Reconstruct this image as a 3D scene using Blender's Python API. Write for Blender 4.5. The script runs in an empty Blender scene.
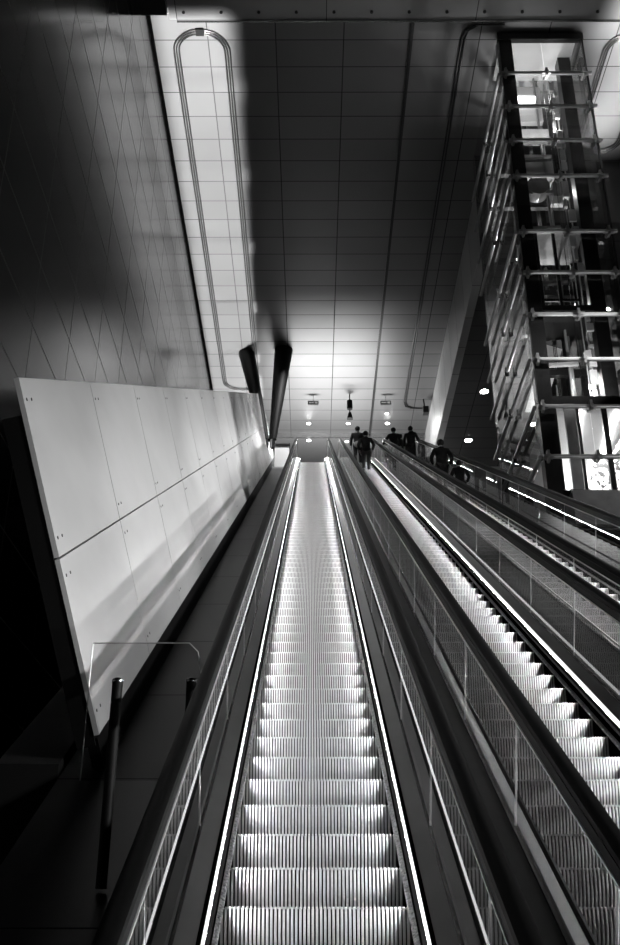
import bpy, bmesh, math, random
from mathutils import Vector, Matrix, Quaternion
random.seed(7)
S = bpy.context.scene
COL = S.collection
PI = math.pi
R = math.radians
T30 = math.tan(R(30)); C30 = math.cos(R(30)); S30 = 0.5

# ------------------------------------------------------------------ camera
EYE = 1.6
cam_d = bpy.data.cameras.new('camera'); cam = bpy.data.objects.new('camera', cam_d); COL.objects.link(cam)
cam.location = (0, 0, EYE)
cam.rotation_euler = (R(90 + 25.9), 0, math.atan(2 / 1050))
cam_d.sensor_fit = 'VERTICAL'; cam_d.sensor_height = 24; cam_d.lens = 24 * 1050 / 945
cam_d.clip_start = 0.05; cam_d.clip_end = 300
S.camera = cam

# ------------------------------------------------------------------ world, exposure
w = bpy.data.worlds.new('world'); S.world = w; w.use_nodes = True
w.node_tree.nodes['Background'].inputs[0].default_value = (0.5, 0.5, 0.5, 1)
w.node_tree.nodes['Background'].inputs[1].default_value = 0.0
S.view_settings.view_transform = 'Standard'; S.view_settings.look = 'None'
S.view_settings.gamma = 1; S.view_settings.use_curve_mapping = False
S.view_settings.exposure = 0.0
S.cycles.use_denoising = True
S.cycles.max_bounces = 8; S.cycles.transparent_max_bounces = 40; S.cycles.glossy_bounces = 4
S.cycles.caustics_reflective = False; S.cycles.caustics_refractive = False
S.cycles.sample_clamp_indirect = 3.0

def area(name, loc, target, sx, sy, power, spread=180, xaxis=None):
    d = bpy.data.lights.new(name, 'AREA'); d.shape = 'RECTANGLE'; d.size = sx; d.size_y = sy
    d.energy = power; d.spread = R(spread); d.color = (1, 1, 1)
    o = bpy.data.objects.new(name, d); COL.objects.link(o)
    loc = Vector(loc); z = (loc - Vector(target)).normalized()
    xa = Vector(xaxis) if xaxis else (Vector((1, 0, 0)) if abs(z.x) < .9 else Vector((0, 1, 0)))
    y = z.cross(xa).normalized(); x = y.cross(z).normalized()
    m = Matrix((x, y, z)).transposed().to_4x4(); m.translation = loc
    o.matrix_world = m
    return o

CEIL_Z = 25.0 + EYE
def NZ(y):            # height of the step noses of the inclined flight at distance y
    return T30 * y - 3.083 + EYE
INC = (0, C30, S30)
# uplights in the trough between the parapet and the left wall
for k in range(7):
    y = 21.9 + 3.9 * k
    area('trough_uplight', (-3.45, y, NZ(y) + 2.2), (-3.45, y, 60), 2.3, 3.85, 195, 5)
# uplights on the far right between lift tower and right wall
for k in range(2):
    y = 20.8 + 3.7 * k
    area('right_uplight', (9.3, y, 14), (9.3, y, 60), 1.4, 3.6, 200, 12)
# unseen floods added along the right wall to brighten the parapet
for k in range(12):
    y = -3 + 2.9 * k
    area('parapet_fill', (10.2, y, NZ(y) + (2.4 if k % 2 else 6.4)), (-1.8, y + 5.0, NZ(y + 5) + (1.0 if k % 2 else 0.3)), .2, .2, 40 if k % 2 else 100, 32 if k % 2 else 40)
area('tower_front_fill', (9.6, 16.5, 9.5), (6.6, 22, 15), .4, .4, 60, 110)  # out of view, added to light the tower front
# lights added around the landing
area('ceiling_glow_fill', (0.8, 45.2, 21.4), (0.5, 42.7, 60), 5.0, .8, 950, 120)  # unseen, added to make the glow on the ceiling
area('cabinet_steps_fill', (0.3, 37.2, CEIL_Z - .1), (-.7, 39.3, 21.3), .25, .25, 110, 70)  # added to whiten the cabinet and the top steps
area('landing_hall_fill', (0.5, 53, 26.2), (0.5, 52, 0), 7, 3, 420, 170)  # out of view, added to brighten landing floor and rear wall

# ------------------------------------------------------------------ materials
def newmat(name):
    m = bpy.data.materials.new(name); m.use_nodes = True
    nt = m.node_tree; b = nt.nodes['Principled BSDF']
    return m, nt, b
def mat(name, v, rough=.5, metal=0.0, noise=0.0, nscale=3.0, bump=0.0, spec=.5, stretch=None, coat=0):
    m, nt, b = newmat(name)
    b.inputs['Base Color'].default_value = (v, v, v, 1)
    b.inputs['Roughness'].default_value = rough; b.inputs['Metallic'].default_value = metal
    b.inputs['Specular IOR Level'].default_value = spec
    b.inputs['Coat Weight'].default_value = coat
    tc = nt.nodes.new('ShaderNodeTexCoord'); mp = nt.nodes.new('ShaderNodeMapping')
    nt.links.new(tc.outputs['Object'], mp.inputs[0])
    if stretch: mp.inputs['Scale'].default_value = stretch
    n = nt.nodes.new('ShaderNodeTexNoise'); n.inputs['Scale'].default_value = nscale; n.inputs['Detail'].default_value = 5
    nt.links.new(mp.outputs[0], n.inputs['Vector'])
    r = nt.nodes.new('ShaderNodeMapRange')
    r.inputs['To Min'].default_value = v * (1 - noise); r.inputs['To Max'].default_value = min(1, v * (1 + noise))
    r.inputs['From Min'].default_value = .3; r.inputs['From Max'].default_value = .7
    nt.links.new(n.outputs['Fac'], r.inputs['Value']); nt.links.new(r.outputs[0], b.inputs['Base Color'])
    if bump:
        bp = nt.nodes.new('ShaderNodeBump'); bp.inputs['Strength'].default_value = bump; bp.inputs['Distance'].default_value = .01
        nt.links.new(n.outputs['Fac'], bp.inputs['Height']); nt.links.new(bp.outputs[0], b.inputs['Normal'])
    return m
def emis(name, s, v=1.0):
    m, nt, b = newmat(name)
    b.inputs['Base Color'].default_value = (v, v, v, 1)
    b.inputs['Emission Color'].default_value = (1, 1, 1, 1); b.inputs['Emission Strength'].default_value = s
    return m
def glassmat(name, tint=.92, ior=1.5, rough=.02, refl=1.0):
    m = bpy.data.materials.new(name); m.use_nodes = True; nt = m.node_tree; nt.nodes.clear()
    o = nt.nodes.new('ShaderNodeOutputMaterial'); t = nt.nodes.new('ShaderNodeBsdfTransparent')
    t.inputs[0].default_value = (tint, tint, tint, 1)
    g = nt.nodes.new('ShaderNodeBsdfGlossy'); g.inputs['Roughness'].default_value = rough; g.inputs[0].default_value = (refl,) * 3 + (1,)
    f = nt.nodes.new('ShaderNodeFresnel'); f.inputs[0].default_value = ior
    mx = nt.nodes.new('ShaderNodeMixShader')
    ge = nt.nodes.new('ShaderNodeNewGeometry'); iv = nt.nodes.new('ShaderNodeMath'); iv.operation = 'SUBTRACT'; iv.inputs[0].default_value = 1.0
    nt.links.new(ge.outputs['Backfacing'], iv.inputs[1]); ml = nt.nodes.new('ShaderNodeMath'); ml.operation = 'MULTIPLY'
    nt.links.new(f.outputs[0], ml.inputs[0]); nt.links.new(iv.outputs[0], ml.inputs[1])
    nt.links.new(ml.outputs[0], mx.inputs[0]); nt.links.new(t.outputs[0], mx.inputs[1]); nt.links.new(g.outputs[0], mx.inputs[2])
    nt.links.new(mx.outputs[0], o.inputs[0]); return m
def gridmat(name, v, rough, metal, axes, line=.012, noise=.08, spec=.5, linev=.02, nscale=.35):
    """panelled cladding: joints drawn where the object coordinate meets offset + k * pitch"""
    m, nt, b = newmat(name)
    b.inputs['Roughness'].default_value = rough; b.inputs['Metallic'].default_value = metal
    b.inputs['Specular IOR Level'].default_value = spec
    tc = nt.nodes.new('ShaderNodeTexCoord'); sp = nt.nodes.new('ShaderNodeSeparateXYZ')
    nt.links.new(tc.outputs['Object'], sp.inputs[0])
    def M(op, a, bb, c=None):
        n = nt.nodes.new('ShaderNodeMath'); n.operation = op
        for i, x in enumerate((a, bb, c)):
            if x is None: continue
            if isinstance(x, (int, float)): n.inputs[i].default_value = x
            else: nt.links.new(x, n.inputs[i])
        return n.outputs[0]
    cell = None; ln = None
    for ax, off, pitch, lw in axes:
        u = M('DIVIDE', M('SUBTRACT', sp.outputs[ax], off), pitch)
        fr = M('FRACT', u, None)
        d = M('MULTIPLY', M('MINIMUM', fr, M('SUBTRACT', 1.0, fr)), pitch)
        l = M('LESS_THAN', d, lw)
        ln = l if ln is None else M('MAXIMUM', ln, l)
        c = M('MULTIPLY', M('FLOOR', u, None), 7.31 + 3.7 * ax)
        cell = c if cell is None else M('ADD', cell, c)
    wn = nt.nodes.new('ShaderNodeTexWhiteNoise'); wn.noise_dimensions = '1D'; nt.links.new(cell, wn.inputs['W'])
    n = nt.nodes.new('ShaderNodeTexNoise'); n.inputs['Scale'].default_value = nscale; n.inputs['Detail'].default_value = 4
    nt.links.new(tc.outputs['Object'], n.inputs['Vector'])
    t = M('ADD', M('MULTIPLY', M('SUBTRACT', wn.outputs['Value'], .5), noise * v), M('MULTIPLY', M('SUBTRACT', n.outputs['Fac'], .5), 2 * noise * v))
    base = M('ADD', t, v)
    col = M('ADD', M('MULTIPLY', base, M('SUBTRACT', 1.0, ln)), M('MULTIPLY', ln, linev))
    nt.links.new(col, b.inputs['Base Color'])
    rr = M('ADD', rough, M('MULTIPLY', ln, .5)); nt.links.new(rr, b.inputs['Roughness'])
    mm = M('MULTIPLY', M('SUBTRACT', 1.0, ln), metal); nt.links.new(mm, b.inputs['Metallic'])
    return m

CEIL = 25.0 + EYE
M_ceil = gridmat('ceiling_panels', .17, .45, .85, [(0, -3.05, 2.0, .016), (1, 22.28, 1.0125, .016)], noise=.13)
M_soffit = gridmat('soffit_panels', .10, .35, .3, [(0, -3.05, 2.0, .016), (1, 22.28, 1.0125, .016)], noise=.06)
M_lwall = gridmat('dark_gloss_panels', .02, .16, .0, [(1, .4, 2.4, .014), (2, .3, 1.25, .014)], noise=.25, spec=.45, linev=.002)
M_rwall = gridmat('right_wall_panels', .06, .3, .0, [(1, .4, 2.4, .014), (2, .3, 1.25, .014)], noise=.2, linev=.003)
M_backw = gridmat('rear_wall_panels', .1, .5, .2, [(0, .95, 2.0, .012)], noise=.1)
M_beam = gridmat('beam_plates', .42, .35, .6, [(0, .4, 4.0, .01)], noise=.2)
M_fascia = gridmat('fascia_plates', .6, .5, .4, [(1, .4, 2.03, .012)], noise=.2)
M_floor = mat('dark_stone_floor', .004, .5, 0, .3, 2, spec=.1)
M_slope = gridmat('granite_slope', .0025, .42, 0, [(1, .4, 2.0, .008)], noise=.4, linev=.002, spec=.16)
M_panel = mat('satin_metal_panel', .5, .5, .25, .07, 1.3, 0, stretch=(1, .5, 1))
M_black = mat('black_matt', .004, .6, 0, .2, 3, spec=.15)
M_blackg = mat('black_gloss', .008, .18, 0, .2, 3)
M_rubber = mat('handrail_rubber', .0025, .5, 0, .1, 5, spec=.04)
M_steel = mat('brushed_steel', .55, .22, 1.0, .12, 6, 0, stretch=(1, .1, 1))
M_steel2 = mat('polished_steel', .75, .12, 1.0, .05, 6)
M_deck = mat('decking_steel', .15, .32, 1.0, .12, 2.0)
M_odeck = mat('outer_decking_dark', .008, .42, 0, .1, 3, spec=.25)
M_prof = mat('satin_profile', .8, .38, .7, .05, 4)
M_alu = mat('ribbed_aluminium', .72, .38, .45, .10, 9)
M_void = mat('channel_black', .0015, 1, 0, .1, 3, spec=0)
M_groove = mat('groove_dark', .02, .6, .3, .1, 9)
M_brush = mat('brush_bristles', .22, .6, 0, .9, 60, .5)
M_led = emis('led_emitter', 100)
M_dif = emis('led_diffuser', 1.15)
M_dif2 = emis('led_diffuser_soft', .35)
M_ledw = emis('led_strip_soft', 1.4)
M_lamp = emis('lamp_lens', 14)
M_lampd = emis('lamp_lens_dim', 3)
M_glass = glassmat('balustrade_glass', .90)
M_tglass = glassmat('tower_glass', .86, 1.55)
M_dsteel = mat('dark_painted_steel', .015, .35, .3, .2, 4)
M_gsteel = mat('grey_painted_steel', .32, .35, .4, .15, 4)
M_white = mat('white_paint', .75, .4, 0, .05, 2)
M_cloth = mat('dark_cloth', .012, .85, 0, .4, 12)
M_cloth2 = mat('charcoal_cloth', .012, .8, 0, .4, 12)
M_clothl = mat('pale_cloth', .5, .8, 0, .3, 12)
M_skin = mat('skin', .35, .55, 0, .05, 9)
M_hair = mat('hair', .01, .6, 0, .3, 30)
M_sign = mat('sign_case', .03, .4, 0, .1, 5)

# ------------------------------------------------------------------ mesh helpers
def mesh_obj(name, verts, faces, m, parent=None, smooth=False, mats=None, idx=None):
    me = bpy.data.meshes.new(name); me.from_pydata([tuple(v) for v in verts], [], faces)
    for mm in (mats or [m]): me.materials.append(mm)
    if idx: me.polygons.foreach_set('material_index', idx)
    if smooth: me.polygons.foreach_set('use_smooth', [True] * len(me.polygons))
    bm = bmesh.new(); bm.from_mesh(me); bmesh.ops.recalc_face_normals(bm, faces=bm.faces); bm.to_mesh(me); bm.free()
    me.update()
    o = bpy.data.objects.new(name, me); COL.objects.link(o)
    if parent: o.parent = parent
    return o
class MB:
    def __init__(s): s.v = []; s.f = []
    def box(s, x0, x1, y0, y1, z0, z1):
        b = len(s.v)
        s.v += [(x0,y0,z0),(x1,y0,z0),(x1,y1,z0),(x0,y1,z0),(x0,y0,z1),(x1,y0,z1),(x1,y1,z1),(x0,y1,z1)]
        s.f += [tuple(b+i for i in q) for q in ((0,3,2,1),(4,5,6,7),(0,1,5,4),(1,2,6,5),(2,3,7,6),(3,0,4,7))]; return s
    def tube(s, p, q, r, r2=None, n=12, caps=True):
        p = Vector(p); q = Vector(q); r2 = r if r2 is None else r2
        d = (q - p).normalized(); a = d.orthogonal().normalized(); c = d.cross(a); b = len(s.v)
        for P, rr in ((p, r), (q, r2)):
            for i in range(n):
                t = 2*PI*i/n; s.v.append(tuple(P + (a*math.cos(t) + c*math.sin(t))*rr))
        for i in range(n): j = (i+1) % n; s.f.append((b+i, b+j, b+n+j, b+n+i))
        if caps: s.f += [tuple(b+i for i in reversed(range(n))), tuple(b+n+i for i in range(n))]
        return s
    def bar(s, p, q, wx, wz, up=(0,0,1)):
        p = Vector(p); q = Vector(q); d = (q-p).normalized(); a = d.cross(Vector(up)).normalized(); c = a.cross(d).normalized(); b = len(s.v)
        for P in (p, q):
            for i, k in ((-1,-1),(1,-1),(1,1),(-1,1)): s.v.append(tuple(P + a*i*wx/2 + c*k*wz/2))
        s.f += [(b,b+1,b+2,b+3),(b+7,b+6,b+5,b+4)] + [(b+i, b+4+i, b+4+(i+1)%4, b+(i+1)%4) for i in range(4)]; return s
    def sphere(s, c, r, n=12, sc=(1,1,1)):
        b = len(s.v); m = n//2
        for i in range(m+1):
            ph = PI*i/m
            for j in range(n):
                t = 2*PI*j/n
                s.v.append((c[0]+r*sc[0]*math.sin(ph)*math.cos(t), c[1]+r*sc[1]*math.sin(ph)*math.sin(t), c[2]+r*sc[2]*math.cos(ph)))
        for i in range(m):
            for j in range(n):
                k = (j+1) % n; s.f.append((b+i*n+j, b+(i+1)*n+j, b+(i+1)*n+k, b+i*n+k))
        return s
    def path(s, prof, pts):
        """closed profile [(x, v)] carried along YZ points, v measured straight up"""
        b = len(s.v); n = len(prof)
        for (y, z) in pts:
            for (x, v) in prof: s.v.append((x, y, z+v))
        for k in range(len(pts)-1):
            for i in range(n):
                j = (i+1) % n; s.f.append((b+k*n+i, b+k*n+j, b+(k+1)*n+j, b+(k+1)*n+i))
        s.f += [tuple(b+i for i in reversed(range(n))), tuple(b+(len(pts)-1)*n+i for i in range(n))]; return s
    def sweep(s, prof, pts):
        """closed profile [(x, n)] carried along YZ points, n square to the path"""
        b = len(s.v); n = len(prof); P = [Vector((y, z)) for y, z in pts]
        for k in range(len(P)):
            t = (P[min(k+1, len(P)-1)] - P[max(k-1, 0)]).normalized(); nn = Vector((-t.y, t.x))
            for (x, v) in prof: s.v.append((x, P[k].x + nn.x*v, P[k].y + nn.y*v))
        for k in range(len(P)-1):
            for i in range(n):
                j = (i+1) % n; s.f.append((b+k*n+i, b+k*n+j, b+(k+1)*n+j, b+(k+1)*n+i))
        s.f += [tuple(b+i for i in reversed(range(n))), tuple(b+(len(P)-1)*n+i for i in range(n))]; return s
    def sweep3(s, pts, r, n=8, closed=False):
        b = len(s.v); P = [Vector(p) for p in pts]; N = len(P)
        for k in range(N):
            t = ((P[(k+1) % N] if closed or k < N-1 else P[k]) - (P[k-1] if closed or k > 0 else P[k])).normalized()
            a = t.cross(Vector((0, 0, 1))).normalized(); c = a.cross(t)
            for i in range(n): th = 2*PI*i/n; s.v.append(tuple(P[k] + (a*math.cos(th)+c*math.sin(th))*r))
        for k in range(N if closed else N-1):
            k2 = (k+1) % N
            for i in range(n): j = (i+1) % n; s.f.append((b+k*n+i, b+k*n+j, b+k2*n+j, b+k2*n+i))
        return s
    def build(s, name, m, parent=None, smooth=False):
        o = mesh_obj(name, s.v, s.f, m, parent, smooth)
        if smooth:
            md = None
            for e in o.data.edges: pass
            try: o.data.set_sharp_from_angle(angle=R(40))
            except Exception: pass
        return o
def thing(name, label, cat, loc=(0,0,0), group=None):
    o = bpy.data.objects.new(name, None); COL.objects.link(o); o.location = loc; o.empty_display_size = .2
    o['label'] = label; o['category'] = cat
    if group: o['group'] = group
    return o
def tag(o, label, cat, group=None):
    o['label'] = label; o['category'] = cat
    if group: o['group'] = group
    return o
def struct(o): o['kind'] = 'structure'; return o
def link_copy(o, parent, loc, label=None):
    c = o.copy(); COL.objects.link(c); c.parent = parent; c.location = loc; return c

# ------------------------------------------------------------------ pixel helper: a point on a plane of the place
F = 1050.0; TH = R(25.9)
def ray(px, py):
    a = (px-312)/F; b = (472.5-py)/F
    return Vector((a, math.cos(TH) - b*math.sin(TH), math.sin(TH) + b*math.cos(TH)))
def at_y(px, py, Y): d = ray(px, py); return Vector((d.x*Y/d.y, Y, EYE + d.z*Y/d.y))
def at_z(px, py, Z): d = ray(px, py); t = (Z-EYE)/d.z; return Vector((d.x*t, d.y*t, Z))

# ------------------------------------------------------------------ setting
Y_BOT, Y_TOP = 2.57, 38.97
Z_TOP = NZ(Y_TOP)
XL, XR = -4.7, 10.4
X_FAS = 5.74                     # edge of the high ceiling, with a deep fascia
Z_SOF = 22.4 + EYE
struct(MB().box(XL-.3, XR+.3, -10, 42, -.3, 0).build('floor', M_floor))
c = MB().box(XL-.3, X_FAS, 16, 47, CEIL, CEIL+.4); c.box(X_FAS, XR+.3, 16, 27.4, CEIL, CEIL+.4)
struct(c.build('ceiling', M_ceil))
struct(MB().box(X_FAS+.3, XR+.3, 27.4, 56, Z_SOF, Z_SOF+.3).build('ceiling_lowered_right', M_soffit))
struct(MB().box(X_FAS, X_FAS+.3, 27.0, 47.3, Z_SOF, CEIL-.001).build('trim_fascia_right', M_fascia))
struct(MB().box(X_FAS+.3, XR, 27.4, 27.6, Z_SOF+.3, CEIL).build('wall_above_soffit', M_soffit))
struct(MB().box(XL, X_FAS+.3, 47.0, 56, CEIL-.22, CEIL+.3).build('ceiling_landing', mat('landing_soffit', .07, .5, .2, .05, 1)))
struct(MB().box(XL, X_FAS, 46.92, 47.0, CEIL-.25, CEIL-.002).build('trim_ceiling_end', M_steel))
struct(MB().box(XL-.3, XR+.3, 56, 56.3, 15, CEIL+.3).build('wall_rear', M_backw))
struct(MB().box(XL-.3, XL, -10, 56, 0, CEIL+.4).build('wall_left', M_lwall))
struct(MB().box(XR, XR+.3, -10, 56, 0, CEIL+.4).build('wall_right', M_rwall))
struct(MB().box(XL-.3, XR+.3, -10.3, -10, 0, 14).build('wall_behind', M_black))
struct(MB().box(XL, XL+.07, 16, 47, CEIL-.07, CEIL-.001).build('trim_ceiling_corner', M_void))
# landing slab
struct(MB().box(XL, XR, Y_TOP+.45, 56, Z_TOP-1.1, Z_TOP-.002).build('floor_landing', mat('landing_floor', .4, .45, 0, .15, 1.5)))
# transverse beam at the near end of the high ceiling
b = MB().box(XL+.9, XR, 16.5, 20.0, 23.2+EYE, CEIL-.001)
bo = struct(b.build('trim_cross_beam', M_beam))
e = MB().box(XL+1.1, XR, 20.0, 20.05, 23.15+EYE, 23.24+EYE)
struct(e.build('trim_beam_edge', M_steel))
rv = MB()
for i in range(14):
    for yy in (19.75,): rv.tube((-3.4+i*1.0, yy, 23.2+EYE-.03), (-3.4+i*1.0, yy, 23.2+EYE), .045, n=8)
struct(rv.build('trim_beam_rivets', M_dsteel))
struct(MB().box(XL, XL+.9, 16.5, 19.6, 22.9+EYE, CEIL).build('trim_corner_box', M_dsteel))
# inclined stone slope between parapet and first escalator
inc = lambda y0, y1: [(y0, NZ(y0)), (y1, NZ(y1))]
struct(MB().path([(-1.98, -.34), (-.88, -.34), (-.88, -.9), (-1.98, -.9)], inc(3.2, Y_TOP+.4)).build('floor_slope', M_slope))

# ------------------------------------------------------------------ parapet wall, leaning, clad in pale panels
BX, BV = -1.69, -.0          # lower edge at nose level
TX, TV = -2.27, 3.262        # upper edge
def pp(s, t, off=0):          # s = distance up the slope (depth coordinate), t = 0 bottom .. 1 top
    # perpendicular coordinate
    X = BX + (TX-BX)*t; h = -2.67 + 2.825*t
    nx, nh = -2.825, -.58; L = math.hypot(nx, nh); X += nx/L*off; h += nh/L*off
    return Vector((X, s*C30 - h*S30, EYE + s*S30 + h*C30))
par = bpy.data.objects.new('wall_parapet', None); COL.objects.link(par); par['kind'] = 'structure'
s0 = 8.15; s1 = 47.5; pitch = 2.62; n = 15
def slab(a0, a1, t0, t1, o0, o1):
    vs = [pp(a, t, o) for o in (o0, o1) for (a, t) in ((a0,t0),(a1,t0),(a1,t1),(a0,t1))]
    fs = [(0,1,2,3),(7,6,5,4),(0,4,5,1),(1,5,6,2),(2,6,7,3),(3,7,4,0)]
    return vs, fs
for i in range(n):
    a0 = s0 + i*pitch; a1 = min(a0+pitch, s1)
    for (t0, t1) in ((.0, .497), (.503, 1.0)):
        vs, fs = slab(a0+.011, a1-.011, t0, t1, 0, .04)
        o = mesh_obj('cladding_panel', vs, fs, M_panel, par)
        # fixing bolts, in pairs near the left edge
        bb = MB()
        for tt in ((t0+.05, t1-.06) if t0 > .4 else (t0+.06, t1-.05)):
            for da in (.10, .24):
                p = pp(a0+da, tt, -.004); q = pp(a0+da, tt, .004); bb.tube(p, q, .014, n=8)
        bb.build('bolt_row', M_dsteel, o)
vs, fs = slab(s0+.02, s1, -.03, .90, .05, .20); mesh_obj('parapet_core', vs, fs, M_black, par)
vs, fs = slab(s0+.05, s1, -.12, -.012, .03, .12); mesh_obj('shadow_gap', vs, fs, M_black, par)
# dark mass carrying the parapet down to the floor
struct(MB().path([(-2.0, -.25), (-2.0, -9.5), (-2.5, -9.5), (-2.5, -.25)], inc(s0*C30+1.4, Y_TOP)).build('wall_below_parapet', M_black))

# ------------------------------------------------------------------ escalators
PATH = [(0.9, 0.0), (Y_BOT, 0.0), (Y_TOP, Z_TOP), (Y_TOP+2.2, Z_TOP)]
def make_step_mesh():
    ribs = 46; W = 1.0; p = W/ribs
    # side outline: tread back -> nose -> curved riser down
    prof = [(.41, -.004), (.012, 0.0), (.0, -.006)]
    rad = .43
    for k in range(1, 8):
        z = -.235*k/7; y = rad - math.sqrt(rad*rad - z*z)
        prof.append((y, z-.004))
    vs = []; fs = []; idx = []
    npf = len(prof)
    dep = .011
    xs = []
    for r in range(ribs):
        x = -W/2 + r*p
        xs += [(x, 1), (x+p*.30, 1), (x+p*.42, 0), (x+p*.58, 0), (x+p*.88, 0)] if False else [(x, 0), (x+p*.10, 1), (x+p*.56, 1), (x+p*.66, 0)]
    xs.append((W/2, 0))
    for (x, up) in xs:
        for k, (y, z) in enumerate(prof):
            if up: vs.append((x, y, z))
            else: # groove: pushed inward
                if k == 0: vs.append((x, y, z-dep))
                elif k == 1: vs.append((x, y+.004, z-dep))
                else: vs.append((x, y+dep, z-(dep if k == 2 else 0)))
    for i in range(len(xs)-1):
        g = 1 if (xs[i][1] == 0 and xs[i+1][1] == 0) else 0
        for k in range(npf-1):
            a = i*npf+k; fs.append((a, a+1, a+npf+1, a+npf)); idx.append(g)
    # underside block
    b = len(vs)
    for x in (-W/2, W/2):
        vs += [(x, .41, -.02), (x, .03, -.02), (x, .09, -.235), (x, .41, -.06)]
    fs += [(b, b+1, b+2, b+3), (b+7, b+6, b+5, b+4), (b+1, b+5, b+6, b+2), (b+2, b+6, b+7, b+3)]; idx += [1]*4
    me = bpy.data.meshes.new('step'); me.from_pydata(vs, [], fs); me.materials.append(M_alu); me.materials.append(M_groove)
    me.polygons.foreach_set('material_index', idx); me.update()
    return me
STEP = make_step_mesh()

def semicircle(yc, zc, r, a0, a1, n=12): return [(yc + r*math.cos(a0+(a1-a0)*i/n), zc + r*math.sin(a0+(a1-a0)*i/n)) for i in range(n+1)]
def rail_path(v):
    """centre line of the handrail: round the lower newel, up, round the upper newel"""
    r = (v-.30)/2
    lo = semicircle(.9, .30+r, r, -PI/2, -PI*1.5)            # bottom newel bulges towards the camera
    pts = lo + [(1.6, v), (Y_BOT-.25, v), (Y_BOT, v+.045), (Y_BOT+.25, NZ(Y_BOT+.25)+v+.01)]
    y = Y_BOT+1.5
    while y < Y_TOP-1: pts.append((y, NZ(y)+v)); y += 4
    pts += [(Y_TOP-.4, NZ(Y_TOP-.4)+v-.015), (Y_TOP, Z_TOP+v-.06), (Y_TOP+.4, Z_TOP+v)]
    pts += semicircle(Y_TOP+2.0, Z_TOP+.30+r, r, PI/2, -PI/2)
    return pts
def escalator(cx, label, led):
    root = thing('escalator', label, 'escalator', (cx, Y_BOT, 0), 'parallel escalators climbing to the upper landing')
    off = -Y_BOT
    def B(mb, name, m, parent=root, smooth=False):
        mb.v = [(x, y+off, z) for x, y, z in mb.v]
        return mb.build(name, m, parent, smooth)
    for i in range(0, 91):
        o = bpy.data.objects.new('step', STEP); COL.objects.link(o); o.parent = root
        y = Y_BOT + .19 + .4*i; o.location = (0, y+off, NZ(y))
    B(MB().box(-.55, .55, .8, Y_BOT+.42, .002, .012), 'lower_comb_plate', M_steel)
    B(MB().box(-.55, .55, Y_TOP+.42, Y_TOP+2.2, Z_TOP-.05, Z_TOP+.008), 'upper_comb_plate', M_steel)
    B(MB().path([(-.60, -.40), (.60, -.40), (.60, -.95), (-.60, -.95)], [(Y_BOT+1.6, NZ(Y_BOT+1.6)), (Y_TOP+.3, NZ(Y_TOP+.3))]), 'truss', M_black)
    for s in (-1, 1):
        X = lambda a: s*a
        lit = led[0 if s < 0 else 1]; we = .533 if lit < 3 else .556
        B(MB().path([(X(.504), -.36), (X(.510), -.36), (X(.510), .108), (X(.504), .108)], PATH), 'skirt', M_void)
        B(MB().path([(X(.478), .018), (X(.504), .010), (X(.504), .045), (X(.478), .028)], PATH), 'brush', M_brush)
        B(MB().path([(X(.558), .172), (X(.650), .225), (X(.650), -.1), (X(.558), -.1)], PATH), 'inner_decking', M_deck)
        B(MB().path([(X(.510), -.1), (X(.510), .10), (X(.534), .10), (X(.534), .165), (X(.5575), .165), (X(.5575), -.1)], PATH), 'light_channel', M_void)
        if lit:
            B(MB().path([(X(.518), .1645), (X(.5335), .149), (X(.5335), .1645)], PATH), 'skirt_lamp', M_led)
        B(MB().path([(X(we), .165), (X(.5575), .165), (X(.5575), .174), (X(we), .172)], PATH), 'lip', M_void)
        B(MB().path([(X(.518), .165), (X(we), .165), (X(we), .172), (X(.518), .170)], PATH), 'skirt_light', {3: M_dif, 2: M_dif, 1: M_dif2, 0: M_steel2}[lit])
        B(MB().path([(X(.650), .235), (X(.685), .235), (X(.685), -.1), (X(.650), -.1)], PATH), 'glass_clamp', M_blackg)
        B(MB().path([(X(.685), .215), (X(.910), .215), (X(.910), -.6), (X(.685), -.6)], PATH), 'outer_decking', M_odeck)
        # glass panes about two metres long with open joints
        rx0, rx1 = X(.660), X(.672)
        y = Y_BOT + .3; k = 0
        step = 2.0*C30
        def pane(ya, yb):
            za = NZ(ya) if ya > Y_BOT else 0; zb = NZ(yb)
            lean = .12                                       # joints stand square to the slope
            v = []
            for x in (rx0, rx1):
                v += [(x, ya, NZ(ya)+.236), (x, yb, NZ(yb)+.236), (x, yb-.30, NZ(yb-.30)+.99), (x, ya-.30, NZ(ya-.30)+.99)]
            g = MB(); g.v = v; g.f = [(0,1,2,3),(7,6,5,4),(0,4,5,1),(1,5,6,2),(2,6,7,3),(3,7,4,0)]
            return g
        while y < Y_TOP - .6:
            ye = min(y+step, Y_TOP-.02)
            g = B(pane(y+.006, ye-.006), 'glass_panel', M_glass)
            y = ye
        g = MB().box(rx0, rx1, .9, Y_BOT-.02, .236, .97); B(g, 'glass_panel', M_glass)
        g = MB().box(rx0, rx1, Y_TOP+.0, Y_TOP+2.0, Z_TOP+.236, Z_TOP+.93); B(g, 'glass_panel', M_glass)
        # pale edge of each joint
        y = Y_BOT + .3 + step
        jm = MB()
        while y < Y_TOP-.7:
            jm.v += []
            p = (X(.666), y, NZ(y)+.24); q = (X(.666), y-.30, NZ(y-.30)+.97)
            jm.tube(p, q, .006, n=6); y += step
        B(jm, 'joint_seal', M_prof)
        rp = rail_path(1.095)
        hp = [(X(.666)-.042, -.008), (X(.666)-.040, .018), (X(.666)-.022, .032), (X(.666)+.022, .032), (X(.666)+.040, .018), (X(.666)+.042, -.008), (X(.666)+.030, -.022), (X(.666)-.030, -.022)]
        B(MB().sweep(hp, rp), 'handrail', M_rubber, smooth=True)
        B(MB().sweep([(X(.666)-.030, -.088), (X(.666)+.030, -.088), (X(.666)+.038, -.020), (X(.666)-.038, -.020)], rp[6:-6]), 'handrail_guide', M_black)
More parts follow.
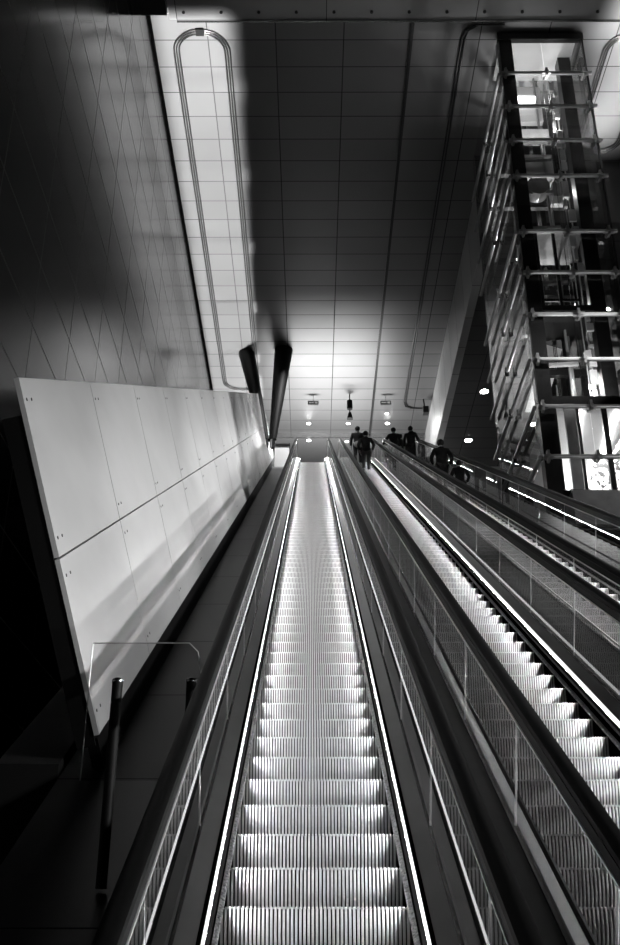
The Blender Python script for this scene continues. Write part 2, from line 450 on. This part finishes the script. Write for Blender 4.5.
        B(MB().sweep([(X(.666)-.036, -.100), (X(.666)+.036, -.100), (X(.666)+.036, -.089), (X(.666)-.036, -.089)], rp[6:-6]), 'handrail_profile', M_prof)
    return root
E = [.018, 1.84, 3.662]
escalator(E[0], 'narrow ribbed escalator rising straight ahead, empty, nearest the pale parapet', (2, 2))
escalator(E[1], 'middle escalator with two people near its top and a broad bright right edge', (0, 3))
escalator(E[2], 'rightmost escalator beside the lift tower with a tall dark figure riding up', (2, 1))
struct(MB().path([(4.63, .215), (5.05, .215), (5.05, -.9), (4.63, -.9)], inc(Y_BOT+1.6, Y_TOP+.4)).build('trim_right_ledge', M_odeck))
# ------------------------------------------------------------------ glass barrier with two posts on the slope
gb = thing('glass_barrier', 'clear glass barrier on two dark round-capped posts across the stone slope', 'barrier', (-1.15, 6.8, NZ(6.8)-.34))
def bpix(px, py): return at_y(px, py, 6.8)
a = at_y(93, 643, 6.8); d = at_y(203, 643, 6.8); zb = NZ(6.8)+.30
o = MB(); pts = [(a.x, zb), (d.x, zb), (d.x, a.z-.22), (d.x-.03, a.z-.06), (d.x-.09, a.z), (a.x, a.z)]
o.v = [(x-(-1.15), y-6.8, z-(NZ(6.8)-.34)) for y in (6.794, 6.806) for x, z in pts]
o.f = [tuple(range(6)), tuple(range(11, 5, -1))] + [(i, i+6, (i+1) % 6+6, (i+1) % 6) for i in range(6)]
o.build('glass_pane', M_glass, gb)
em = MB(); P3 = [(x+1.15, 0, z-(NZ(6.8)-.34)) for x, z in pts]
for i in range(1, 6): em.tube(P3[i], P3[(i+1) % 6], .004, n=6)
em.build('pane_edge', M_gsteel, gb)
for px in (118, 192):
    p = at_y(px, 678, 6.75)
    m = MB().tube((p.x+1.15, -.05, 0 if px == 118 else .66), (p.x+1.15, -.05, p.z-(NZ(6.8)-.34)-.03), .035, n=16)
    po = m.build('post', M_black, gb, True)
    MB().sphere((p.x+1.15, -.05, p.z-(NZ(6.8)-.34)-.02), .04, 14, (1, 1, .6)).build('post_cap', M_steel, po, True)

# ------------------------------------------------------------------ V-shaped columns beside the head of the parapet
ap = Vector((-1.72, 37.9, EYE+19.9))
for (px, py, lab, r1, fy) in ((247, 353, 'dark tapered column leaning left, behind the parapet', .36, 39.4), (284, 350, 'dark tapered column leaning right, ending beside the first escalator', .40, 39.4)):
    top = at_z(px, py, CEIL)
    if px == 247: bot = ap + Vector((-.16, .12, 0))
    else: bot = ap + Vector((.12, .1, 0))
    cc = thing('leaning_column', lab, 'column', tuple(bot))
    MB().tube((0, 0, 0), tuple(top-bot-Vector((0, 0, .0))*1.0), .15, r1, 28).build('shaft', M_black, cc, True)
    MB().tube((0, 0, -.35), (0, 0, .02), .10, .13, 16).build('foot', M_steel, cc, True)
# pale cabinet / wall end at the head of the parapet
cb = thing('landing_cabinet', 'white boxy cabinet with black top on the landing left of the first escalator', 'cabinet', (-1.24, Y_TOP+.75, Z_TOP))
MB().box(-.33, .30, -.25, .25, 0, 1.0).build('body', M_white, cb)
MB().box(-.35, .32, -.29, .29, 1.0, 1.09).build('top', M_black, cb)
MB().box(.30, .32, -.27, .27, 0, 1.0).build('side_trim', M_black, cb)

# ------------------------------------------------------------------ ceiling tracks
def loop(x0, x1, ya, yb, r, z):
    pts = []
    def arc(cx, cy, a0, a1):
        for i in range(9): t = a0+(a1-a0)*i/8; pts.append((cx+r*math.cos(t), cy+r*math.sin(t), z))
    arc(x0+r, ya+r, PI*1.5, PI); arc(x0+r, yb-r, PI, PI*.5); arc(x1-r, yb-r, PI*.5, 0); arc(x1-r, ya+r, 0, -PI*.5)
    return pts
def track(label, x0, x1, ya, yb, r):
    t = thing('ceiling_track', label, 'ceiling track', ((x0+x1)/2, (ya+yb)/2, CEIL-.05), 'looped tracks under the high ceiling')
    for k, dd in enumerate((-.075, 0, .075)):
        P = loop(x0+dd, x1-dd, ya+dd, yb-dd, r-dd, 0)
        P = [(x-(x0+x1)/2, y-(ya+yb)/2, 0) for x, y, z in P]
        MB().sweep3(P, .022, 8, True).build('rail', M_dsteel, t, True)
    MB().box(-.12, .12, -(yb-ya)/2-.12, -(yb-ya)/2+.12, -.03, .03).build('junction_box', M_black, t)
track('looped ceiling track over the bright strip beside the left wall', -4.02, -2.50, 21.95, 42.5, .74)
track('looped ceiling track right of the lift tower', 8.75, 10.15, 22.1, 26.9, .6)
t = thing('ceiling_pipe', 'long thin ceiling pipe running from the lift head and hooking right above the landing', 'pipe', (4.5, 33, CEIL-.05))
P = [(.0+1.1, -11.3, 0), (.35, -11.3, 0), (.08, -11.1, 0), (0, -10.8, 0)] + [(0, -10+2*i, 0) for i in range(11)] + [(0, 10.7, 0), (.1, 11.1, 0), (.4, 11.3, 0), (.9, 11.3, 0)]
for k, dd in enumerate((0, .09)):
    MB().sweep3([(x-dd, y, z) for x, y, z in P], .028, 8).build('tube', M_dsteel, t, True)
tag(MB().box(2.88, 2.98, 20.4, 46.9, CEIL-.07, CEIL-.003).build('ceiling_channel', M_dsteel), 'straight dark channel running along the high ceiling above the middle escalator', 'channel')

# ------------------------------------------------------------------ ceiling lamps
def downlight(px, py, Z, lab, m=M_lamp, r=.105):
    p = at_z(px, py, Z)
    t = thing('downlight', lab, 'lamp', (p.x, p.y, Z), 'round ceiling downlights')
    MB().tube((0,0,-.03), (0,0,-.001), r*1.25, n=20).build('rim', M_steel, t, True)
    MB().tube((0,0,-.04), (0,0,-.03), r, n=20).build('lens', m, t)
    if m is M_lamp:
        area('downlight_beam', (p.x, p.y, Z-.06), (p.x, p.y-5.0, Z-6), .2, .2, 60, 120)
    return p
downlight(309, 423, CEIL, 'round lit downlight under the left exit sign')
downlight(387.5, 423, CEIL, 'round lit downlight under the right exit sign')
downlight(348.5, 423, CEIL, 'dimmer downlight right behind the hanging loudspeakers', M_lampd)
downlight(387, 413, CEIL, 'faint downlight just under the right exit sign', M_lampd, .09)
downlight(309, 440, CEIL-.22, 'downlight in the grey landing soffit above the first escalator')
downlight(347, 441, CEIL-.22, 'faint downlight in the grey landing soffit above the riding couple', M_lampd)
downlight(484.5, 391, Z_SOF, 'bright downlight in the dark lowered ceiling, nearer the lift tower', emis('lamp_bright', 30), .17)
downlight(468.5, 440, Z_SOF, 'bright downlight in the dark lowered ceiling, low above the handrail', emis('lamp_bright_b', 30), .17)
# exit signs (two dark cases with short light bars)
def sign(px, py, lab, flip):
    p = at_y(px, py, 43.2)
    t = thing('exit_sign', lab, 'sign', tuple(p), 'small hanging exit signs')
    MB().box(-.25, .25, -.04, .04, -.10, .10).build('case', M_sign, t)
    MB().tube((0, 0, .10), (0, 0, CEIL-p.z), .012, n=6).build('hanger', M_dsteel, t)
    f = MB(); x = -.20
    for wdt in (.05, .04, .05, .03): f.box(x, x+wdt, -.046, -.041, -.035, .035); x += wdt+.02
    f.box(.08, .20, -.046, -.041, -.045, .045); f.build('lit_symbols', emis('sign_symbols', .35), t)
sign(313.5, 403, 'small dark hanging sign above the first escalator', 0)
sign(386, 403, 'small dark hanging sign above the couple on the middle escalator', 1)
# hanging loudspeakers
p = at_y(350, 405, 43.0)
t = thing('hanging_loudspeaker', 'black stacked loudspeaker hanging on a thin rod over the gap between escalators', 'loudspeaker', tuple(p))
MB().tube((0,0,.25), (0,0,CEIL-p.z), .03, n=8).build('rod', M_dsteel, t)
MB().tube((0,0,-.22), (0,0,.22), .13, n=16).build('upper_drum', M_black, t, True)
MB().tube((0,0,.22), (0,0,.30), .13, .05, n=16).build('upper_cap', M_black, t, True)
MB().tube((0,0,-.42), (0,0,-.22), .03, n=8).build('link', M_dsteel, t)
MB().tube((0,0,-.75), (0,0,-.42), .15, .07, n=16).build('lower_horn', M_black, t, True)
p = at_y(426, 408, 43.5)
t = thing('security_camera', 'small dark bracket camera hanging beside the pale ceiling fascia', 'camera', tuple(p))
MB().tube((-.05,0,0), (-.13,0,.95), .035, n=8).build('arm', M_dsteel, t); MB().box(-.14, .12, -.16, .16, -.32, .02).build('housing', M_dsteel, t)

# ------------------------------------------------------------------ lift tower
TY = 22.0; TB = 27.3; TX0, TX1 = 5.45, 7.85
M_clamp = mat('cast_steel', .35, .3, .8, .2, 8)
tw = thing('lift_tower', 'tall glass and dark steel lift tower standing right of the escalators', 'lift tower', (TX0, TY, 0))
def TBd(mb, name, m, parent=tw, smooth=False):
    mb.v = [(x-TX0, y-TY, z) for x, y, z in mb.v]; return mb.build(name, m, parent, smooth)
top = CEIL-.1
LZ0 = at_y(560, 484, TY).z; LZ1 = at_y(560, 398, TY).z + .3
for (x, y, wx, wy) in ((TX0, TY, .36, .36), (TX0, TB-.3, .3, .3), (7.34, 22.8, .36, .36), (7.34, TB-.3, .25, .3), (TX0+.75, 24.6, .12, .12), (6.55, 25.8, .14, .14)):
    TBd(MB().box(x, x+wx, y, y+wy, 0 if x == TX0 else LZ1, top), 'column', M_dsteel)
for (x, y) in ((6.75, 23.6), (6.9, 23.9), (6.1, 25.2), (5.95, 22.9)):
    TBd(MB().box(x, x+.05, y, y+.10, LZ1, top), 'guide_rail', M_gsteel)
for (x, y) in ((6.62, 24.4), (6.66, 24.4), (6.70, 24.4), (6.95, 23.3)):
    TBd(MB().tube((x, y, LZ1), (x, y, top), .012, n=6), 'hoist_cable', M_steel)
ys = [457, 407, 360, 315, 273, 232, 176.5, 141, 107, 74]
Z = [at_y(500, v, TY-.12).z for v in ys]
for k, z in enumerate(Z):
    TBd(MB().tube((TX0-.05, TY-.14, z), (TX1+.1, TY-.14, z), .055, n=12), 'front_bar', M_gsteel, smooth=True)
    TBd(MB().tube((TX0-.12, TY-.1, z), (TX0-.12, TB, z), .05, n=10), 'side_bar', M_gsteel, smooth=True)
    for x in (TX0+.06, 6.66, TX1-.12):
        m = MB().tube((x, TY-.24, z), (x, TY+.1, z), .05, n=10); m.box(x-.12, x+.12, TY-.2, TY-.08, z-.05, z-.02); m.box(x-.03, x+.03, TY-.22, TY-.06, z-.14, z+.14)
        TBd(m, 'glass_clamp', M_clamp)
    TBd(MB().tube((TX0-.12, TY+2.6, z-.12), (TX0-.12, TY+2.6, z+.12), .06, n=10), 'side_clamp', M_steel)
    # inner cross beams
    if z > LZ1+.4: TBd(MB().box(TX0+.1, TX1-.4, 24.2, 24.36, z-.35, z-.17), 'cross_beam', M_dsteel)
    TBd(MB().box(TX0+.1, TX1-.4, TB-.3, TB-.16, z-.2, z-.04), 'cross_beam', M_dsteel)
zz = [10.3+EYE-2] + Z + [top]
for k in range(len(zz)-1):
    if k == 0: continue
    z0, z1 = sorted((zz[k], zz[k+1]))
    TBd(MB().box(TX0+.02, 6.65, TY-.012, TY, z0+.01, z1-.01), 'front_glass', M_tglass)
    TBd(MB().box(6.67, TX1, TY-.012, TY, z0+.01, z1-.01), 'front_glass', M_tglass)
    TBd(MB().box(TX0-.012, TX0, TY+.05, TY+2.58, z0+.01, z1-.01), 'side_glass', M_tglass)
    TBd(MB().box(TX0-.012, TX0, TY+2.62, TB, z0+.01, z1-.01), 'side_glass', M_tglass)
    TBd(MB().box(TX1, TX1+.012, TY+.02, TB, z0+.01, z1-.01), 'right_glass', M_tglass)
TBd(MB().box(TX1-.02, TX1+.03, TY-.04, TY+.03, 9, top), 'glass_edge', M_dsteel)
# head of the shaft: lit white ceiling, lamps and machinery
TBd(MB().box(TX0+.1, TX1-.1, TY+.1, 23.7, top-.06, top-.01), 'shaft_ceiling', M_white)
TBd(MB().box(TX0-.05, TX1+.05, TY-.06, TY+.1, top-.25, top), 'head_frame', M_dsteel)
TBd(MB().box(TX0+.5, TX1-.9, 23.72, 23.9, 23.2+EYE, 24.6+EYE), 'head_panel', M_white)
TBd(MB().box(TX0+.7, TX0+1.3, 23.55, 23.7, 23.95+EYE, 24.05+EYE), 'shaft_lamp', emis('shaft_lamp', 9))
TBd(MB().box(TX0+.5, TX1-.9, 23.3, 23.6, 22.2+EYE, 22.5+EYE), 'machine_beam', M_gsteel)
TBd(MB().box(TX0+.55, TX0+1.6, 23.6, 24.2, 21.0+EYE, 21.8+EYE), 'hoist_machine', M_white)
m = MB().tube((TX0+1.0, 23.3, 20.4+EYE), (TX0+1.0, 23.7, 20.4+EYE), .32, n=20); m.box(TX0+1.4, TX0+1.75, 23.3, 23.8, 20.0+EYE, 20.5+EYE)
TBd(m, 'sheave', M_gsteel)
area('shaft_head_light', (TX0+1.1, 22.8, 21.9+EYE), (TX0+1.1, 22.9, 30), 1.6, .6, 60)
# glowing bars added to brighten the shaft, and an irregular cable chain down its side
M_shaft_fill = emis('shaft_fill_bar', 8)
for k, dx in ((3, .9), (5, 1.5), (6, .8), (8, 1.6)):
    z = Z[k] + .35
    TBd(MB().box(TX0+dx, TX0+dx+.22, 25.9, 26.0, z, z+.06), 'shaft_fill_bar', M_shaft_fill)
    area('shaft_fill_light', (TX0+dx+.1, 25.8, z-.05), (TX0+dx-.1, 23.0, z+.6), .3, .1, 75, 170)
rr = random.Random(3); ch = MB(); z = LZ1 + .2
while z < top - 1.2:
    h = rr.uniform(.12, .5); x = 7.05 + rr.uniform(-.10, .06); wd = rr.uniform(.05, .2)
    if rr.random() < .75: ch.box(x, x+wd, 22.75, 22.75+rr.uniform(.05, .15), z, z+h*.8)
    z += h
ch.box(7.10, 7.13, 22.8, 22.84, LZ1, top-1); ch.box(6.98, 7.0, 22.8, 22.84, LZ1, top-1)
TBd(ch, 'cable_chain', M_prof)
for k in range(2, 9):
    TBd(MB().bar((TX0+.5, 23.4, Z[k]-.55), (TX0+1.5, 23.4, Z[k]-.5), .1, .09), 'landing_sill', M_gsteel)
# descending cab halfway up
cab = thing('upper_lift_cab', 'dark lift cab hanging halfway up inside the glass tower', 'lift cab', (TX0+.55, 22.7, 15.7+EYE))
cz = 15.6+EYE
MB().box(0, 1.35, 0, 1.4, 0, .16).build('cab_floor', M_dsteel, cab)
MB().box(0, 1.35, 0, 1.4, 2.5, 2.66).build('cab_roof', M_gsteel, cab)
for x, yq in ((0, 0), (1.27, 0), (0, 1.32), (1.27, 1.32), (.48, 0)): MB().box(x, x+.08, yq, yq+.08, .16, 2.5).build('cab_post', M_dsteel, cab)
MB().box(.1, .45, 1.33, 1.37, .2, 2.4).build('cab_back_panel', M_white, cab)
cp = MB()
for i in range(5): cp.box(.24, .33, 1.31, 1.33, .9+.22*i, 1.02+.22*i)
cp.build('button_panel', M_lampd, cab)
MB().box(.08, .98, .02, .06, .3, .38).build('cab_rail', M_steel2, cab)
# added white plate standing in for a bright diagonal in the glass
TBd(MB().bar((TX0+.55, 24.9, Z[2]+.1), (TX0+1.35, 25.1, Z[4]-.2), .5, .12, (0, 1, 0)), 'bright_streak_plate', M_white)
TBd(MB().bar((TX0+.75, 24.9, Z[3]+.9), (TX0+.75, 25.1, Z[5]+1.3), .25, .05, (0, 1, 0)), 'service_panel', M_gsteel)
area('tower_inner_light', (TX0+1.2, 22.6, Z[1]+.6), (TX0+1.2, 25.5, Z[3]), .8, .3, 220)  # unseen light added to brighten the plate and shaft
# lit cab at the bottom
lz0 = at_y(560, 484, TY).z; lz1 = at_y(560, 398, TY).z
lc = thing('lit_lift_cab', 'brightly lit lift cab with patterned panels at the foot of the tower', 'lift cab', (TX0+.40, TY+.35, lz0))
hh = lz1-lz0
MB().box(0, 3.3, 0, 2.9, -.14, 0).build('cab_floor', M_dsteel, lc)
MB().box(0, 3.3, 0, 2.9, hh, hh+.25).build('cab_roof', M_dsteel, lc)
MB().box(0, 3.3, 2.8, 2.9, 0, hh).build('cab_back_wall', M_white, lc)
MB().box(-.02, .02, 0.3, 2.8, 0, hh).build('cab_side_wall', M_white, lc)
MB().box(.02, 3.25, .05, 2.78, hh-.05, hh-.01).build('cab_ceiling', M_white, lc)
for (x, wd, m_) in ((0, .09, M_dsteel), (.28, .26, M_gsteel), (.56, .07, M_dsteel), (1.18, .13, M_dsteel), (1.95, .12, M_dsteel), (2.1, .25, M_gsteel), (2.5, .1, M_dsteel)):
    MB().box(x, x+wd, -.06, .02, 0, hh).build('mullion', m_, lc)
MB().bar((.75, .2, hh-.12), (1.1, 2.6, hh-.12), .07, .05).build('tube_lamp', emis('tube_lamp', 12), lc)
MB().bar((1.65, .2, hh-.12), (1.9, 2.6, hh-.12), .07, .05).build('tube_lamp', emis('tube_lamp_b', 12), lc)
# patterned figures on the rear lining
def blobmat():
    m, nt, b = newmat('patterned_lining')
    tc = nt.nodes.new('ShaderNodeTexCoord'); v = nt.nodes.new('ShaderNodeTexNoise'); v.inputs['Scale'].default_value = 3.2; v.inputs['Detail'].default_value = 2.5; v.inputs['Distortion'].default_value = 2.0
    nt.links.new(tc.outputs['Object'], v.inputs['Vector']); r = nt.nodes.new('ShaderNodeValToRGB')
    r.color_ramp.elements[0].position = .44; r.color_ramp.elements[0].color = (.03,.03,.03,1)
    r.color_ramp.elements[1].position = .52; r.color_ramp.elements[1].color = (.85,.85,.85,1)
    nt.links.new(v.outputs['Fac'], r.inputs[0]); nt.links.new(r.outputs[0], b.inputs['Base Color']); return m
MB().box(.05, 2.6, 2.3, 2.34, 0, 1.15).build('patterned_panel', blobmat(), lc)
MB().box(1.25, 2.6, 1.8, 1.84, .2, 1.7).build('patterned_screen', blobmat(), lc)
area('cab_light', (TX0+1.7, TY+1.6, lz1-.25), (TX0+1.7, TY+1.7, lz0), 1.6, 1.2, 150)
# plinth below the cab
TBd(MB().box(TX0+.55, TX1+1.6, TY-.05, TY+3.4, lz0-1.05, lz0-.18), 'machine_casing', M_gsteel)
TBd(MB().box(TX0-.02, TX1+1.6, TY, TY+3.4, 0, lz0-1.15), 'plinth', M_black)
TBd(MB().box(TX0+.4, TX1+1.6, TY-.1, TY-.02, lz0-1.12, lz0-1.06), 'ledge', M_steel)

# ------------------------------------------------------------------ people
def skin(name, joints, edges, m, parent, sub=1, root=0):
    me = bpy.data.meshes.new(name); me.from_pydata([j[0] for j in joints], edges, []); me.materials.append(m)
    o = bpy.data.objects.new(name, me); COL.objects.link(o); o.parent = parent
    md = o.modifiers.new('skin', 'SKIN'); md.use_smooth_shade = True
    for i, j in enumerate(joints):
        r = j[1]; me.skin_vertices[0].data[i].radius = r if isinstance(r, tuple) else (r, r)
        me.skin_vertices[0].data[i].use_root = (i == root)
    s = o.modifiers.new('subdivision', 'SUBSURF'); s.levels = sub; s.render_levels = sub
    return o
def person(x, y, z, h, rot, label, coat=None, trousers=None, hood=False, stance=.10, arm='down', lean=0, longcoat=False, group='people riding up near the landing'):
    coat = coat or M_cloth; trousers = trousers or M_cloth2
    t = thing('person', label, 'person', (x, y, z), group); t.rotation_euler.z = rot
    k = h/1.75
    V = lambda a, b, c: (a*k, (b+lean*c)*k, c*k)
    sh = .20; J = []; Ed = []
    def add(p, r, par=None):
        J.append((p, (r[0]*k, r[1]*k) if isinstance(r, tuple) else r*k)); i = len(J)-1
        if par is not None: Ed.append((par, i))
        return i
    pel = add(V(0, 0, .95), (.15, .11)); wa = add(V(0, 0, 1.10), (.13, .10), pel); ch = add(V(0, -.01, 1.30), (.16, .12), wa)
    nk0 = add(V(0, 0, 1.45), (.09, .08), ch); nk = add(V(0, .02, 1.53), .055, nk0); hd0 = add(V(0, .03, 1.60), (.075, .085), nk); hd = add(V(0, .035, 1.68), (.08, .095), hd0); add(V(0, .03, 1.74), (.05, .06), hd)
    nose = add(V(0, .135, 1.645), .012, hd0)
    hips = []; arms = []
    for s in (-1, 1):
        ft = stance if s > 0 else -stance*.6
        hp = add(V(s*.095, 0, .88), .095, pel); kn = add(V(s*.10, ft*.6+.03, .49), .062, hp); an = add(V(s*.105, ft, .09), .042, kn)
        add(V(s*.115, ft+.15, .035), (.045, .03), an); add(V(s*.105, ft-.05, .035), .035, an)
        hips.append((V(s*.095, 0, .88), V(s*.10, ft*.6+.03, .49), V(s*.105, ft, .10)))
        so = add(V(s*sh, -.01, 1.42), .058, ch)
        if arm == 'rail' and s > 0: eb_, wr_ = V(s*.30, .08, 1.17), V(s*.42, .28, 1.05)
        elif arm == 'raised' and s < 0: eb_, wr_ = V(s*.36, .05, 1.22), V(s*.52, .2, 1.12)
        elif arm == 'pockets': eb_, wr_ = V(s*.31, -.06, 1.14), V(s*.24, .08, .95)
        else: eb_, wr_ = V(s*.27, -.03, 1.13), V(s*.27, .06, .88)
        eb = add(eb_, .043, so); wr = add(wr_, .028, eb)
        d = (Vector(wr_)-Vector(eb_)).normalized(); pm = add(tuple(Vector(wr_)+d*.07*k), (.035, .018), wr)
        pb = Vector(J[pm][0]); side = Vector((0, 1, 0)) if arm == 'down' else Vector((0, 0, 1)); side = (side - d*side.dot(d)).normalized()
        for fi, (o_, ln) in enumerate(((-.028, .065), (-.009, .08), (.01, .078), (.028, .068))):
            f1 = add(tuple(pb + (side*o_ + d*.035)*k), .009, pm); add(tuple(pb + (side*o_*1.1 + d*(.03+ln))*k - Vector((s*.015*k, 0, 0))), .008, f1)
        th = add(tuple(Vector(wr_) + (side*.03 + d*.03)*k), .010, wr); add(tuple(Vector(wr_) + (side*.055 + d*.06)*k), .009, th)
        arms.append((V(s*sh, -.01, 1.42), eb_, tuple(Vector(wr_) - d*.03*k)))
    skin('body', J, Ed, M_skin, t)
    # coat
    J2 = []; E2 = []
    def a2(p, r, par=None):
        J2.append((p, (r[0]*k, r[1]*k) if isinstance(r, tuple) else r*k)); i = len(J2)-1
        if par is not None: E2.append((par, i))
        return i
    c1 = a2(V(0, 0, 1.08), (.175, .14)); c2 = a2(V(0, -.01, 1.30), (.20, .155), c1); c3 = a2(V(0, 0, 1.46), (.12, .10), c2)
    c0 = a2(V(0, 0, .84 if not longcoat else .70), (.19, .155), c1)
    if longcoat: a2(V(0, 0, .50), (.20, .17), c0)
    if hood: a2(V(0, -.04, 1.56), (.11, .11), c3)
    for (so, eb, wr) in arms:
        q = a2(so, .085, c2); q2 = a2(eb, .065, q); a2(wr, .05, q2)
    skin('coat', J2, E2, coat, t)
    J3 = [(V(0, 0, .95), (.155*k, .13*k))]; E3 = []
    for (hp, kn, an) in hips:
        i = len(J3); J3 += [(hp, .115*k), (kn, .082*k), (an, .062*k)]; E3 += [(0, i), (i, i+1), (i+1, i+2)]
    skin('trousers', J3, E3, trousers, t)
    for (hp, kn, an) in hips:
        MB().sphere((an[0]*1.05, an[1]+.06*k, .05*k), .06*k, 12, (.85, 2.3, .85)).build('shoe', M_black, t, True)
    m = MB().sphere(V(0, .015, 1.69), .118*k, 16, (.93, 1.0, 1.0)); m.v = [v for v in m.v]
    m.build('hair', M_hair, t, True)
    for s in (-1, 1):
        MB().sphere(V(s*.088, .04, 1.64), .026*k, 8, (.4, .8, 1.3)).build('ear', M_skin, t, True)
        MB().sphere(V(s*.032, .118, 1.665), .013*k, 8).build('eye', M_blackg, t, True)
    return t
def on_step(y): i = round((y-Y_BOT-.19)/.4); yy = Y_BOT+.19+.4*i; return yy+.2, NZ(yy)
yy, z = on_step(38.1); person(1.88, yy, z, 1.76, 0, 'person in a dark jacket with a pale waist bag, left of the riding couple', stance=.05)
bag = thing('waist_bag', 'pale soft bag slung behind the left rider of the couple', 'bag', (1.90, yy-.27, z+.84))
MB().sphere((0, 0, 0), .17, 16, (1.15, .55, .9)).build('pouch', M_clothl, bag, True); MB().bar((-.17, 0, .05), (-.17, .2, .18), .03, .02).build('strap', M_clothl, bag)
yy, z = on_step(34.9); person(2.03, yy, z, 1.68, 0, 'person in dark clothes, right of the riding couple on the middle escalator', hood=True, stance=.08, arm='pockets')
yy, z = on_step(37.7); person(3.32, yy, z, 1.72, R(-15), 'person in dark clothes with one arm out over the left handrail of the last escalator', arm='raised', stance=.12)
person(3.72, Y_TOP+2.3, Z_TOP, 1.66, R(10), 'slim dark-clad person at the head of the last escalator, between two others', stance=.04)
person(3.80, Y_TOP+1.0, Z_TOP, 1.78, R(20), 'person in a bulky dark coat just stepping off the last escalator', hood=True, longcoat=True, stance=.08)
yy, z = on_step(37.6); person(4.02, yy, z, 1.78, R(-10), 'broad person in a dark coat at the right handrail near the top', coat=M_cloth, hood=True, longcoat=True, arm='rail')
yy, z = on_step(27.0); person(3.78, yy, z, 1.72, R(0), 'tall dark figure in a long coat alone halfway up the last escalator', hood=True, longcoat=True, arm='pockets')
yy, z = on_step(23.8); person(3.78, yy, z, 1.30, R(5), 'short stocky dark figure lowest on the last escalator', hood=True, longcoat=True, arm='pockets')
